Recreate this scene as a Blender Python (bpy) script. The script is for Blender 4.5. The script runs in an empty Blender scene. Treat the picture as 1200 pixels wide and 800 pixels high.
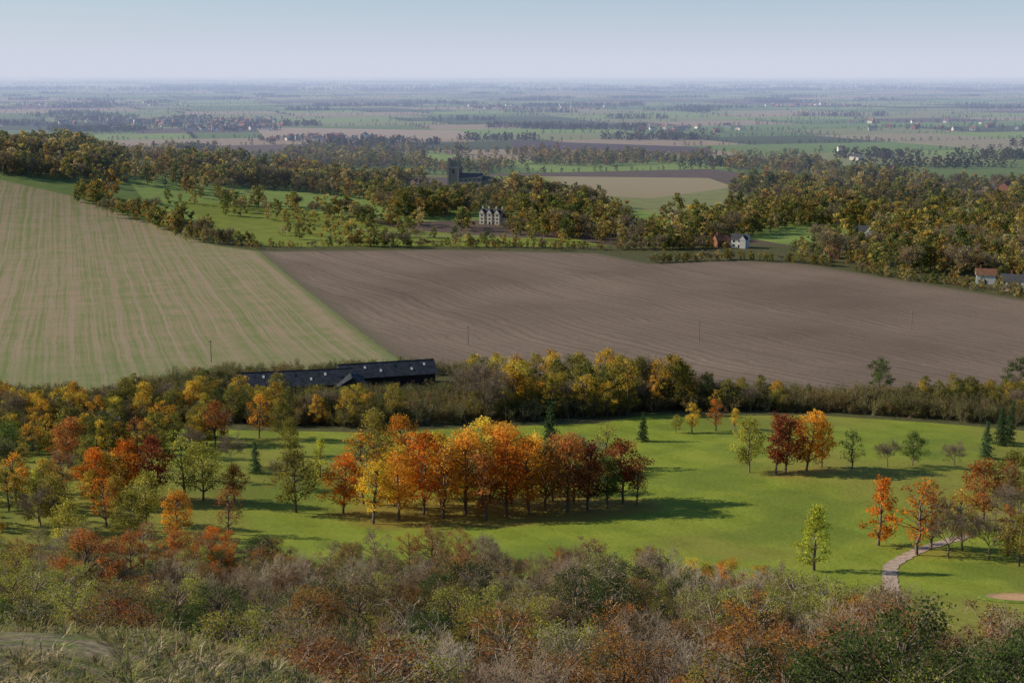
import bpy, math, numpy as np
from mathutils import Vector
sc=bpy.context.scene
R=np.random.default_rng(7)
# ------------------------------------------------------------------ terrain
YP=np.array([-400,-60,0,14,22,30,40,60,80,100,150,200,240,290,340,430,520,640,820,1000,1250,1700,2400,3500,5000,90000.])
DP=np.array([-12,-8,1.7,6.5,9.3,15,22.5,34,42,49,64,74,79.5,83.5,86.8,93.5,97.6,100.5,104,106.5,108.8,111.5,113.5,115,115,115.])
M=np.zeros(len(YP)); d=np.diff(DP)/np.diff(YP)
for i in range(1,len(YP)-1):
    if d[i-1]*d[i]>0: M[i]=2*d[i-1]*d[i]/(d[i-1]+d[i])
M[0]=d[0]; M[-1]=0
def drop(y):
    y=np.clip(y,YP[0],YP[-1]); k=np.clip(np.searchsorted(YP,y)-1,0,len(YP)-2)
    h=YP[k+1]-YP[k]; t=(y-YP[k])/h
    return (2*t**3-3*t**2+1)*DP[k]+(t**3-2*t*t+t)*h*M[k]+(-2*t**3+3*t*t)*DP[k+1]+(t**3-t*t)*h*M[k+1]
def g(x,y,cx,cy,sx,sy): return np.exp(-((x-cx)/sx)**2-((y-cy)/sy)**2)
def H(x,y):
    x=np.asarray(x,float); y=np.asarray(y,float)
    z=115-drop(y)
    z=z+40*g(x,y,-480,1250,240,330)+7*g(x,y,-50,1250,130,120)
    z=z-0.04*np.clip(x,-60,60)*np.exp(-(y/60)**2)
    s=np.clip((x+6)/9,0,1); z=z-3.5*s*s*(3-2*s)*np.exp(-((y-26)/15)**2)
    z=z+0.8*np.sin(x/37+y/53)*np.exp(-((y-280)/90)**2)+0.5*np.sin(x/21-y/33+1)*np.exp(-((y-280)/90)**2)
    return z
def link(o): sc.collection.objects.link(o); return o
def inpoly(x,y,P):
    r=np.zeros(x.shape,bool); n=len(P)
    for i in range(n):
        x1,y1=P[i]; x2,y2=P[(i+1)%n]
        if y1==y2: continue
        c=((y1>y)!=(y2>y))&(x<(x2-x1)*(y-y1)/(y2-y1)+x1); r^=c
    return r
def sdist(x,y,P):
    dm=np.full(x.shape,1e9); n=len(P)
    for i in range(n):
        x1,y1=P[i]; x2,y2=P[(i+1)%n]; ex,ey=x2-x1,y2-y1
        t=np.clip(((x-x1)*ex+(y-y1)*ey)/(ex*ex+ey*ey),0,1)
        dm=np.minimum(dm,np.hypot(x-x1-t*ex,y-y1-t*ey))
    return np.where(inpoly(x,y,P),dm,-dm)
Z=dict(
plough=[(-148,830),(-41,847),(50,830),(75,777),(125,793),(160,777),(201,691),(230,631),(266,545),(330,440),(211,425),(157,418),(100,405),(51,407),(-11,436),(-38,474)],
left=[(-750,1150),(-545,1141),(-391,1090),(-324,1050),(-241,954),(-181,858),(-148,830),(-38,474),(-44,445),(-96,432),(-109,395),(-142,384),(-260,380),(-700,500)],
park=[(-252,1079),(-175,1078),(-116,1040),(-74,965),(0,920),(40,915),(60,868),(-155,854),(-194,923)],
park2=[(-199,1551),(-36,1513),(27,1488),(30,1262),(119,1236),(217,1395),(210,1525),(37,1550)],
golf=[(-260,318),(-160,323),(-117,331),(-86,348),(-36,339),(22,351),(36,364),(81,363),(127,342),(260,341),(260,110),(100,120),(50,135),(20,180),(-30,195),(-260,195)],
tan1=[(-546,3060),(-103,2880),(-61,2540),(-250,2340),(-430,2500)],
dark1=[(0,2440),(301,2210),(286,2000),(0,2160)])
W1=[(-560,1120),(-470,1160),(-395,1105),(-340,1120),(-330,1250),(-420,1400),(-650,1400),(-800,1150)]
W4=[(-283,1180),(-198,1200),(-127,1160),(-73,1030),(-34,960),(21,925),(63,885),(85,1017),(65,1205),(15,1225),(-20,1300),(-59,1300),(-125,1370),(-270,1500),(-365,1500)]
W5=[(64,885),(100,860),(121,870),(166,810),(206,710),(241,661),(300,560),(600,1250),(489,1365),(352,1480),(228,1380),(134,1110)]
W7=[(-600,1700),(-200,1600),(-20,1580),(0,1700),(-30,1980),(-200,2100),(-500,2100)]
W8=[(-43,1790),(290,1620),(352,1480),(390,1880),(125,2100),(-25,2000)]
A=0.35; HH=260.
def uv(x,y):
    u0=x*math.cos(A)+y*math.sin(A); v0=-x*math.sin(A)+y*math.cos(A)
    v=v0+60*np.sin(u0/1100+1); u=u0+80*np.sin(v/900)
    return u,v
def inv(u,v):
    u0=u-80*np.sin(v/900); v0=v-60*np.sin(u0/1100+1)
    return u0*math.cos(A)-v0*math.sin(A), u0*math.sin(A)+v0*math.cos(A)
# individually placed trees: x,y,height,kind,colour
TR=[(31,327,7,'con','pine'),(40,337,5,'leaf','yg'),(44,337,8,'oval','yellow'),(50,339,8,'sparse','orange'),(55,341,6,'oval','yellow'),
(50,289,12,'leaf','yg'),(55,286,14,'oval','dred'),(57.5,288,12,'leaf','dred'),(62,290,12.5,'leaf','amber'),(66,293,11,'oval','amber'),(72,291,8.5,'sparse','green'),
(80,293,7,'bare','x'),(86,295,7,'leaf','green'),(94,292,7,'bare','x'),(105,305,8,'con','pine2'),(114,322,10,'con','pine'),(117,325,11,'con','pine'),
(47,211,11,'cone','lime'),(62,230,13,'cone','orange'),(66.5,223,14.5,'sparse','orange'),(70,227,12,'sparse','rust'),(71,221,11,'bare','x'),(75,226,11,'sparse','amber'),(77,219,9,'bare','x'),(81,222,9,'sparse','rust'),
(86,249,12,'leaf','rust'),(92,252,11,'sparse','rust'),(95,259,12,'leaf','olive'),(88,238,10,'bare','x'),(93,236,11,'leaf','green'),(80,214,8,'leaf','olive'),(86,218,9,'sparse','olive'),(91,224,10,'leaf','yg'),
(-32,259,11,'leaf','orange'),(-25.6,251,13.5,'oval','yellow'),(-21,254,13,'leaf','amber'),(-16.6,259,15.5,'leaf','orange'),(-12.8,256,14,'sparse','amber'),
(-8.9,260,15.5,'leaf','amber'),(-4.8,254,14.5,'oval','rust'),(-1,257,14.5,'leaf','orange'),(3.2,259,14.5,'leaf','amber'),(6.5,261,15,'sparse','olive'),
(10.5,259,16,'leaf','rust'),(14.5,260,15,'oval','dred'),(18.3,262,11,'leaf','green'),(21.5,266,12.5,'leaf','dred'),(24,263,10,'sparse','rust'),(-28.8,290,13.5,'leaf','olive'),
(-29,268,14,'sparse','amber'),(-22,265,13,'leaf','yellow'),(-14,268,15,'leaf','yellow'),(-6,266,14,'sparse','yg'),(0,268,15,'leaf','amber'),(8,270,15,'sparse','rust'),(12,267,13,'leaf','olive'),(-18,274,12,'leaf','olive'),(-9,276,12,'bare','x'),(4,277,13,'leaf','yellow'),
(-24,297,12,'leaf','amber'),(-20,293,10,'bare','x'),(-16,290,10,'bare','x'),(-12,293,9,'bare','x'),(-7.4,297,13,'leaf','yellow'),(-4,293,11,'leaf','amber'),(-1.8,290,12,'leaf','yellow'),(8.4,301,14,'con','pine'),(15,292,11,'bare','x'),(20,297,10,'sparse','yg'),
(-41,259,12,'leaf','olive'),(-40.5,290,9.5,'cone','lime'),(-54.6,293,7,'con','pine2'),(-61,299,8,'bare','x'),(-72,309,8,'bare','x'),
(-60,266,11,'leaf','yg'),(-64,268,12,'sparse','yg'),(-70,266,12,'leaf','dred'),(-74.6,266,11,'leaf','orange'),(-80,262,11,'leaf','orange'),(-87,266,9,'sparse','rust'),
(-89,256,8,'cone','lime'),(-95,262,9,'sparse','amber'),(-106,290,11,'leaf','green'),(-96,297,11,'leaf','rust'),(-93,313,9,'oval','yellow'),(-85,313,10,'sparse','rust'),
(-55,330,10,'leaf','olive'),(-61,333,11,'sparse','amber'),(-54,266,8,'leaf','rust'),(-100,310,9,'leaf','olive'),(-110,305,9,'oval','green'),
(-66,246,10,'leaf','yg'),(-72,242,10,'sparse','orange'),(-79,238,10,'leaf','olive'),(-58,236,9,'leaf','amber'),(-50,240,8,'sparse','rust'),(-64,228,9,'leaf','olive'),(-74,226,9,'leaf','yg'),(-46,280,8,'bare','x'),(-66,285,9,'sparse','yg'),(-50,312,9,'leaf','olive'),(-70,325,10,'leaf','rust'),
(108,409,11,'wide','dgreen'),(150,411,11,'wide','dgreen'),
(-52,165,12.5,'fine','rust'),(-62,170,11,'fine','yg'),(-57,178,10,'fine','olive'),(-68,180,11,'fine','yg'),(-43,196,9,'fine','orange'),(-49,197,9.5,'fine','orange'),(-55,196,9,'fine','rust'),(-34,186,8,'fine','rust'),(-40,188,8,'fine','orange'),
(1,116,10.5,'fine','yg'),(-3,104,9.5,'fine','olive'),(8,110,10.5,'fine','rust'),(27,170,8.5,'fine','amber'),(31,172,8,'fine','amber'),(24,176,8,'fine','yellow'),(37,150,9,'fine','lime'),(41,146,8,'fine','yg'),(30,122,10,'fine','rust'),(34,134,8.5,'fine','yellow'),
(15,59,9.2,'fine','dgreen'),(18.5,63,10.5,'fine','dgreen'),(22,60,10,'fine','dgreen'),(25,66,10.5,'fine','dgreen'),(20,54,7.5,'fine','green'),(28,72,10,'fine','dgreen'),(11,72,8,'fine','olive'),(24,80,9,'fine','dgreen'),
(-20,92,9,'fine','olive'),(-27,88,8,'fine','rust'),(-33,112,9.5,'fine','dred'),(-10,78,7,'fine','green'),(-22,140,9,'fine','yg'),(-8,150,9,'fine','olive'),(16,140,9,'fine','olive'),(-17,66,6.5,'fine','olive'),(2,62,6.5,'fine','rust'),(-6,58,5.5,'fine','olive'),(8,55,5.,'fine','olive'),(-24,70,7,'fine','olive'),(-40,130,9,'fine','rust'),(-12,118,9,'fine','olive')]
# ------------------------------------------------------------------ node helpers
class NT:
    def __init__(s,name,world=False):
        s.m=bpy.data.materials.new(name); s.m.use_nodes=True; s.t=s.m.node_tree; s.b=s.t.nodes["Principled BSDF"]
        s.b.inputs["Roughness"].default_value=.95; s.b.inputs["Specular IOR Level"].default_value=.15
    def n(s,ty,**k):
        x=s.t.nodes.new(ty)
        for a,v in k.items(): setattr(x,a,v)
        return x
    def l(s,a,b): s.t.links.new(a,b)
    def put(s,v,i):
        if hasattr(v,'is_output'): s.l(v,i)
        elif isinstance(v,tuple): i.default_value=(*v,1) if len(v)==3 and len(i.default_value)==4 else v
        else: i.default_value=v
    def math(s,op,a,b=0.,c=None,clamp=False):
        x=s.n("ShaderNodeMath",operation=op,use_clamp=clamp); s.put(a,x.inputs[0]); s.put(b,x.inputs[1])
        if c is not None: s.put(c,x.inputs[2])
        return x.outputs[0]
    def mix(s,f,a,b,mode='MIX'):
        x=s.n("ShaderNodeMix",data_type='RGBA',blend_type=mode); s.put(f,x.inputs[0]); s.put(a,x.inputs[6]); s.put(b,x.inputs[7]); return x.outputs[2]
    def noise(s,vec,scale,det=4,rough=.55,dist=0):
        x=s.n("ShaderNodeTexNoise"); s.l(vec,x.inputs["Vector"]); x.inputs["Scale"].default_value=scale; x.inputs["Detail"].default_value=det
        x.inputs["Roughness"].default_value=rough; x.inputs["Distortion"].default_value=dist; return x.outputs[0]
    def ramp(s,f,pts,interp='LINEAR'):
        x=s.n("ShaderNodeValToRGB"); x.color_ramp.interpolation=interp; e=x.color_ramp.elements
        while len(e)<len(pts): e.new(.5)
        for i,(p,c) in enumerate(pts): e[i].position=p; e[i].color=(*c,1)
        s.put(f,x.inputs[0]); return x.outputs[0]
    def step(s,f,a,b):
        x=s.n("ShaderNodeMapRange",interpolation_type='SMOOTHSTEP'); s.put(f,x.inputs[0]); x.inputs[1].default_value=a; x.inputs[2].default_value=b; return x.outputs[0]
    def attr(s,nm):
        x=s.n("ShaderNodeAttribute",attribute_name=nm); return x.outputs["Fac"]
    def bump(s,h,st,dist):
        x=s.n("ShaderNodeBump"); s.put(h,x.inputs["Height"]); x.inputs["Strength"].default_value=st; x.inputs["Distance"].default_value=dist; s.l(x.outputs[0],s.b.inputs["Normal"])
def plain(name,c,rough=.9,var=.25,scale=1.5):
    k=NT(name); tc=k.n("ShaderNodeTexCoord"); n=k.noise(tc.outputs["Object"],scale,3)
    k.l(k.mix(k.step(n,.3,.7),tuple(v*(1-var) for v in c),tuple(min(1,v*(1+var)) for v in c)),k.b.inputs["Base Color"]); k.b.inputs["Roughness"].default_value=rough
    return k.m
def leafmat(name,pal,trans=.46,gain=1.0):
    k=NT(name); oi=k.n("ShaderNodeObjectInfo"); v=k.attr("v")
    pts=[(i/max(1,len(pal)-1),tuple(min(.8,q*gain) for q in c)) for i,c in enumerate(pal)]
    f=k.math('ADD',oi.outputs["Random"],k.math('MULTIPLY',k.math('SUBTRACT',v,.5),.22),clamp=True)
    c=k.ramp(f,pts); hv=k.n("ShaderNodeHueSaturation"); k.l(c,hv.inputs["Color"])
    k.l(k.math('ADD',.49,k.math('MULTIPLY',k.math('FRACT',k.math('MULTIPLY',v,7.3)),.03)),hv.inputs["Hue"])
    k.l(k.math('ADD',.45,k.math('MULTIPLY',v,1.1)),hv.inputs["Value"])
    df=k.n("ShaderNodeBsdfDiffuse"); tr=k.n("ShaderNodeBsdfTranslucent"); ms=k.n("ShaderNodeMixShader"); ms.inputs[0].default_value=trans
    k.l(hv.outputs[0],df.inputs[0]); k.l(hv.outputs[0],tr.inputs[0]); k.l(df.outputs[0],ms.inputs[1]); k.l(tr.outputs[0],ms.inputs[2])
    k.l(ms.outputs[0],k.t.nodes["Material Output"].inputs[0]); return k.m
# ------------------------------------------------------------------ ground sheet
def axis(a,b,fine,lo,hi,gr):
    v=list(np.arange(lo,hi,fine)); s=fine
    while v[-1]<b: s=min(s*gr,4000); v.append(v[-1]+s)
    s=fine
    while v[0]>a: s=min(s*gr,4000); v.insert(0,v[0]-s)
    return np.array(v)
xs=axis(-40000,40000,3,-300,300,1.03); ys=axis(-300,80000,3,0,900,1.015)
X,Y=np.meshgrid(xs,ys); ZZ=H(X,Y); n,m=X.shape
me=bpy.data.meshes.new("ground"); I=np.arange(n*m).reshape(n,m)
q=np.stack([I[:-1,:-1],I[:-1,1:],I[1:,1:],I[1:,:-1]],-1).reshape(-1,4)
def mkmesh(name,co,faces,k):
    me=bpy.data.meshes.new(name); nf=len(faces); me.vertices.add(len(co)); me.vertices.foreach_set("co",np.asarray(co,np.float32).ravel())
    me.loops.add(nf*k); me.loops.foreach_set("vertex_index",np.asarray(faces,np.int32).ravel())
    me.polygons.add(nf); me.polygons.foreach_set("loop_start",np.arange(0,nf*k,k,dtype=np.int32)); 
    me.update(calc_edges=True); return me
me=mkmesh("ground",np.stack([X,Y,ZZ],-1).reshape(-1,3),q,4)
me.polygons.foreach_set("use_smooth",np.ones(len(q),bool))
fx,fy=X.ravel(),Y.ravel()
def att(me,nm,v,dom='POINT'):
    a=me.attributes.new(nm,'FLOAT',dom); a.data.foreach_set("value",np.asarray(v,np.float32))
for k_,P in Z.items(): att(me,"sd_"+k_,np.clip(sdist(fx,fy,P),-200,200))
U,V=uv(fx,fy); att(me,"fu",U); att(me,"fv",V)
lit=np.zeros(fx.shape); sel=(fy>190)&(fy<360)&(np.abs(fx)<180)
for t in TR:
    if t[3] in('con','bare','fine'): continue
    lit[sel]+=(1. if abs(t[0])<35 else .55)*np.exp(-((fx[sel]-t[0]-1.5)**2+(fy[sel]-t[1]+1)**2)/(2*(t[2]*.36)**2))
att(me,"litter",np.minimum(lit,1.4))
gm=NT("ground"); tc=gm.n("ShaderNodeTexCoord"); P=tc.outputs["Object"]
nb=gm.noise(P,.012,4); nmid=gm.noise(P,.09,4); nf_=gm.noise(P,.9,4,.65); nff=gm.noise(P,3.5,3,.7)
fu,fv=gm.attr("fu"),gm.attr("fv")
row=gm.math('FLOOR',gm.math('DIVIDE',fv,HH)); off=gm.math('MULTIPLY',gm.math('FRACT',gm.math('MULTIPLY',row,.618)),400.)
wd=gm.math('ADD',260.,gm.math('MULTIPLY',gm.math('FRACT',gm.math('MULTIPLY',row,.377)),220.))
colr=gm.math('FLOOR',gm.math('DIVIDE',gm.math('ADD',fu,off),wd))
cx=gm.n("ShaderNodeCombineXYZ"); gm.l(row,cx.inputs[0]); gm.l(colr,cx.inputs[1]); wn_=gm.n("ShaderNodeTexWhiteNoise",noise_dimensions='3D'); gm.l(cx.outputs[0],wn_.inputs[0])
fc=gm.ramp(wn_.outputs[0],[(0,(.14,.20,.05)),(.2,(.23,.31,.07)),(.34,(.08,.10,.035)),(.44,(.25,.26,.10)),(.58,(.36,.27,.17)),(.68,(.14,.10,.075)),(.77,(.17,.25,.06)),(.9,(.33,.28,.16))],'CONSTANT')
col=gm.mix(.45,fc,gm.ramp(nmid,[(.3,(.5,.5,.5)),(.7,(1.15,1.1,1.0))]),'MULTIPLY')
def edge(nm,amp=2.,w=.6):
    return gm.step(gm.math('ADD',gm.attr("sd_"+nm),gm.math('MULTIPLY',gm.math('SUBTRACT',nmid,.5),amp)),-w,w)
nearf=gm.n("ShaderNodeSeparateXYZ"); gm.l(P,nearf.inputs[0]); yy=nearf.outputs[1]; xx=nearf.outputs[0]
rough_=gm.ramp(nf_,[(.3,(.05,.05,.02)),(.55,(.10,.10,.035)),(.75,(.19,.16,.08))])
col=gm.mix(gm.step(yy,900.,860.),col,rough_)
def stripe(dx,dy,warp,alo=.004):
    L=math.hypot(dx,dy); nx,ny=-dy/L,dx/L
    s=gm.math('ADD',gm.math('MULTIPLY',xx,nx),gm.math('MULTIPLY',yy,ny)); s=gm.math('ADD',s,gm.math('MULTIPLY',nb,warp))
    a=gm.math('ADD',gm.math('MULTIPLY',xx,dx/L*alo),gm.math('MULTIPLY',yy,dy/L*alo))
    c=gm.n("ShaderNodeCombineXYZ"); gm.l(s,c.inputs[0]); gm.l(a,c.inputs[1]); return s,c.outputs[0]
s1,v1=stripe(110,-356,5.,.006)
s2,v2=stripe(150,-300,30.,.006)
pn=gm.noise(v2,.35,4,.7)
pcol=gm.ramp(nb,[(.3,(.170,.120,.084)),(.7,(.26,.19,.135))])
pcol=gm.mix(.8,pcol,gm.ramp(pn,[(.3,(.68,.68,.68)),(.7,(1.25,1.24,1.22))]),'MULTIPLY')
pcol=gm.mix(.6,pcol,gm.ramp(nf_,[(.3,(.7,.7,.7)),(.7,(1.25,1.25,1.25))]),'MULTIPLY')
wv=gm.math('SINE',gm.math('MULTIPLY',s2,2*math.pi/5.)); pcol=gm.mix(gm.math('MULTIPLY',gm.step(wv,.2,1.),.28),pcol,(.10,.075,.06))
pcol=gm.mix(gm.step(gm.attr('sd_plough'),9.,0.),pcol,(.15,.12,.075))
col=gm.mix(edge('plough'),col,pcol)
tr=gm.math('ABSOLUTE',gm.math('SUBTRACT',gm.math('FRACT',gm.math('DIVIDE',s1,9.)),.5))
ln=gm.noise(v1,.4,4,.85)
lmf=gm.math('ADD',gm.math('MULTIPLY',ln,.72),gm.math('ADD',gm.math('MULTIPLY',nmid,.26),gm.math('MULTIPLY',nf_,.16)))
lcol=gm.mix(gm.step(lmf,.47,.70),(.35,.255,.155),(.185,.21,.065))
lcol=gm.mix(gm.math('MULTIPLY',gm.step(tr,.40,.5),.45),lcol,(.38,.29,.20))
lcol=gm.mix(gm.math('MULTIPLY',gm.step(gm.math('ADD',yy,gm.math('MULTIPLY',nb,260.)),700.,500.),.45),lcol,(.16,.21,.055))
lcol=gm.mix(.6,lcol,gm.ramp(nf_,[(.3,(.72,.72,.72)),(.7,(1.22,1.22,1.22))]),'MULTIPLY')
lcol=gm.mix(gm.math('MULTIPLY',gm.step(gm.attr('sd_left'),5.,1.),.7),lcol,(.13,.17,.045))
col=gm.mix(edge('left'),col,lcol)
grass=gm.ramp(nmid,[(.25,(.15,.19,.018)),(.5,(.215,.265,.025)),(.75,(.30,.31,.036))])
grass=gm.mix(.6,grass,gm.ramp(nff,[(.3,(.7,.73,.65)),(.7,(1.25,1.2,1.25))]),'MULTIPLY')
grass=gm.mix(.5,grass,gm.ramp(nf_,[(.3,(.75,.78,.7)),(.7,(1.2,1.18,1.2))]),'MULTIPLY')
pk=gm.mix(.3,grass,(.17,.17,.05))
for z in('park','park2'): col=gm.mix(edge(z),col,pk if z=='park' else gm.mix(gm.step(xx,20.,60.),pk,(.34,.27,.15)))
col=gm.mix(edge('tan1'),col,(.38,.28,.19)); col=gm.mix(edge('dark1'),col,(.10,.065,.06))
mow=gm.math('SINE',gm.math('ADD',gm.math('MULTIPLY',xx,.55),gm.math('MULTIPLY',yy,.28)))
fair=gm.mix(gm.math('MULTIPLY',gm.step(mow,-.3,.3),.18),grass,(.31,.37,.05))
fair=gm.mix(gm.math('MULTIPLY',gm.step(nb,.46,.58),.5),fair,(.27,.21,.05))
dk=gm.step(gm.noise(P,.03,3),.52,.62); fair=gm.mix(gm.math('MULTIPLY',dk,.45),fair,(.10,.15,.02))
lt=gm.step(gm.math('ADD',gm.math('MULTIPLY',gm.attr('litter'),.5),gm.math('MULTIPLY',gm.math('SUBTRACT',nff,.5),1.8)),.3,.9)
fair=gm.mix(gm.math('MULTIPLY',lt,.7),fair,(.30,.14,.04))
col=gm.mix(edge('golf'),col,fair)
hn=gm.noise(P,1.1,4,.6)
hillg=gm.ramp(nff,[(.3,(.10,.08,.04)),(.5,(.22,.17,.09)),(.72,(.38,.30,.19))])
hillg=gm.mix(gm.math('MULTIPLY',gm.step(hn,.49,.60),.85),hillg,(.14,.18,.03))
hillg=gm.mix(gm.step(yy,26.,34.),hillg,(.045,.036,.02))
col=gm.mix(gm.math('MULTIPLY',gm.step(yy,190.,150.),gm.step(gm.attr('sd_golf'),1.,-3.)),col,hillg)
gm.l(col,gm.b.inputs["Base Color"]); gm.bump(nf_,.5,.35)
me.materials.append(gm.m); link(bpy.data.objects.new("ground",me))
# ------------------------------------------------------------------ plant meshes
def tubes(segs,k=3):
    S=np.array(segs); p0,p1,r0,r1=S[:,0:3],S[:,3:6],S[:,6],S[:,7]
    dd=p1-p0; dd/=np.linalg.norm(dd,axis=1,keepdims=True)+1e-9
    a=np.where(np.abs(dd[:,2:3])<.9,np.array([[0,0,1.]]),np.array([[1.,0,0]])); e1=np.cross(dd,a); e1/=np.linalg.norm(e1,axis=1,keepdims=True); e2=np.cross(dd,e1)
    vs=[]
    for p,r in((p0,r0),(p1,r1)):
        for j in range(k):
            an=2*math.pi*j/k; vs.append(p+(e1*math.cos(an)+e2*math.sin(an))*r[:,None])
    V_=np.stack(vs,1).reshape(-1,3); b=np.arange(len(S))[:,None]*2*k
    F=np.concatenate([b+np.array([[j,(j+1)%k,k+(j+1)%k,k+j]]) for j in range(k)],0); return V_,F
def leaves(C,size,rg,up=0.3):
    N=len(C); nrm=rg.normal(size=(N,3)); nrm[:,2]+=up; nrm/=np.linalg.norm(nrm,axis=1,keepdims=True)
    t=np.cross(nrm,rg.normal(size=(N,3))); t/=np.linalg.norm(t,axis=1,keepdims=True); b=np.cross(nrm,t)
    s=(size*rg.uniform(.6,1.4,N))[:,None]*.5; w=s*rg.uniform(.5,.9,(N,1))
    V_=np.stack([C-t*s,C-b*w+t*s*.1,C+t*s,C+b*w-t*s*.1],1).reshape(-1,3); return V_,np.arange(N*4).reshape(-1,4)
def assemble(name,parts,mats,var):
    co=[];fa=[];mi=[];vv=[];o=0
    for (V_,F),m_,v in parts:
        co.append(V_);fa.append(F+o);o+=len(V_);mi.append(np.full(len(F),m_));vv.append(v if v is not None else np.full(len(F),.5))
    me=mkmesh(name,np.concatenate(co),np.concatenate(fa),4); me.polygons.foreach_set("material_index",np.concatenate(mi).astype(np.int32))
    att(me,"v",np.concatenate(vv),'FACE')
    for x in mats: me.materials.append(x)
    return me
def limb(segs,a,b,r0,r1,rg,nseg=4,sag=.08):
    a=np.array(a,float); b=np.array(b,float); L=np.linalg.norm(b-a); p=a; 
    for i in range(1,nseg+1):
        t=i/nseg; q_=a+(b-a)*t+rg.normal(size=3)*sag*L*(1 if i<nseg else 0)*.5; q_[2]+=math.sin(t*math.pi)*L*.06
        ra=r0+(r1-r0)*(i-1)/nseg; rb=r0+(r1-r0)*t; segs.append((*p,*q_,ra,rb)); p=q_
def twigs(segs,p,d_,L,r,lev,rg,nc=3,spread=.55,upb=.25):
    p=np.array(p,float); d_=d_/np.linalg.norm(d_); n_=2; q_=p
    for i in range(n_):
        d_=d_+rg.normal(size=3)*.12; d_[2]+=upb*.15; d_/=np.linalg.norm(d_); e=q_+d_*L/n_; segs.append((*q_,*e,r*(1-.25*i/n_),r*(1-.25*(i+1)/n_))); q_=e
        if lev>0:
            for c in range(nc if i==n_-1 else nc-1):
                dn=d_+rg.normal(size=3)*spread; dn[2]+=upb; twigs(segs,q_,dn,L*rg.uniform(.55,.8),max(r*.58,.008),lev-1,rg,nc,spread,upb)
def prof(shape):
    return dict(leaf=lambda t:math.sin(math.pi*min(1,(t*.85+.15)))**.6,oval=lambda t:.72*math.sin(math.pi*(t*.9+.07))**.7,fine=lambda t:1.15*math.sin(math.pi*(t*.75+.2))**.55,
      cone=lambda t:.85*(1.02-t)**.75*min(1,t*6+.4),sparse=lambda t:.9*math.sin(math.pi*min(1,t*.85+.13))**.6,wide=lambda t:1.35*math.sin(math.pi*(t*.72+.25))**.5)[shape]
def tree(name,shape,seed,nl,leaf,K,mats,tw=True,base=None):
    rg=np.random.default_rng(seed); f=prof(shape); zb={'cone':1.2,'wide':1.8,'fine':1.0}.get(shape,2.3) if base is None else base; segs=[]
    lean=rg.normal(size=2)*.25; top=np.array([lean[0],lean[1],8.2 if shape!='wide' else 6.])
    limb(segs,(0,0,-.6),top*.5+np.array([0,0,.3]),.24,.15,rg,3,.03); a=segs[-1][3:6]; limb(segs,a,top,.15,.04,rg,4,.05)
    tz=np.array([s[5] for s in segs]); C=[];VR=[];K_=K
    for k_ in range(K_):
        t=(k_+rg.uniform())/K_; ang=k_*2.4+rg.normal()*.5; rr=3.0*f(t)*math.sqrt(rg.uniform(.15,1))*rg.uniform(.75,1.2); z=zb+(9.4-zb)*t
        c=np.array([math.cos(ang)*rr+lean[0]*t,math.sin(ang)*rr+lean[1]*t,z]); 
        zz=max(1.2,min(z-.9-rr*.35,7.6)); j=int(np.argmin(np.abs(tz-zz))); limb(segs,segs[j][3:6],c,.075,.02,rg,3,.1)
        cr=rg.uniform(.5,1.15)*(1.15 if shape in('leaf','wide') else .8); nn=int(nl/K_*cr**1.5*1.15)
        dr=rg.normal(size=(nn,3)); dr/=np.linalg.norm(dr,axis=1,keepdims=True); pos=c+dr*(cr*rg.uniform(0,1,(nn,1))**.45*1.15)*np.array([1.1,1.1,.75])
        pos+=rg.normal(size=pos.shape)*.12; C.append(pos); VR.append(np.clip(rg.uniform(.15,.85)+rg.normal(size=nn)*.13,0,1))
        if tw:
            for _ in range(5 if tw is True else tw): 
                e=c+rg.normal(size=3)*cr*.85; segs.append((*c,*e,.022,.008))
    C=np.concatenate(C); VR=np.concatenate(VR)
    return assemble(name,[(tubes(segs),0,None),(leaves(C,leaf,rg),1,VR)],mats,None)
def baretree(name,seed,mats,nl=0,leaf=.2,levels=5):
    rg=np.random.default_rng(seed); segs=[]; limb(segs,(0,0,-.6),(0,0,2.2),.2,.16,rg,3,.03); p=np.array(segs[-1][3:6])
    for k_ in range(5):
        a=k_*1.26+rg.normal()*.2; twigs(segs,p+np.array([0,0,k_*.3-.3]),np.array([math.cos(a)*.75,math.sin(a)*.75,1.]),2.3,.08,4,rg,3,.5,.2)
    S=np.array(segs); S[:,6:]=np.maximum(S[:,6:],.012); sc_=9.5/S[:,5].max(); S*=sc_; S[:,6:]/=sc_
    parts=[(tubes(S),0,None)]
    if nl:
        C=S[rg.integers(40,len(S),nl),3:6]+rg.normal(size=(nl,3))*.12; parts.append((leaves(C,leaf,rg),1,rg.uniform(0,1,nl)))
    return assemble(name,parts,mats,None)
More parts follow.
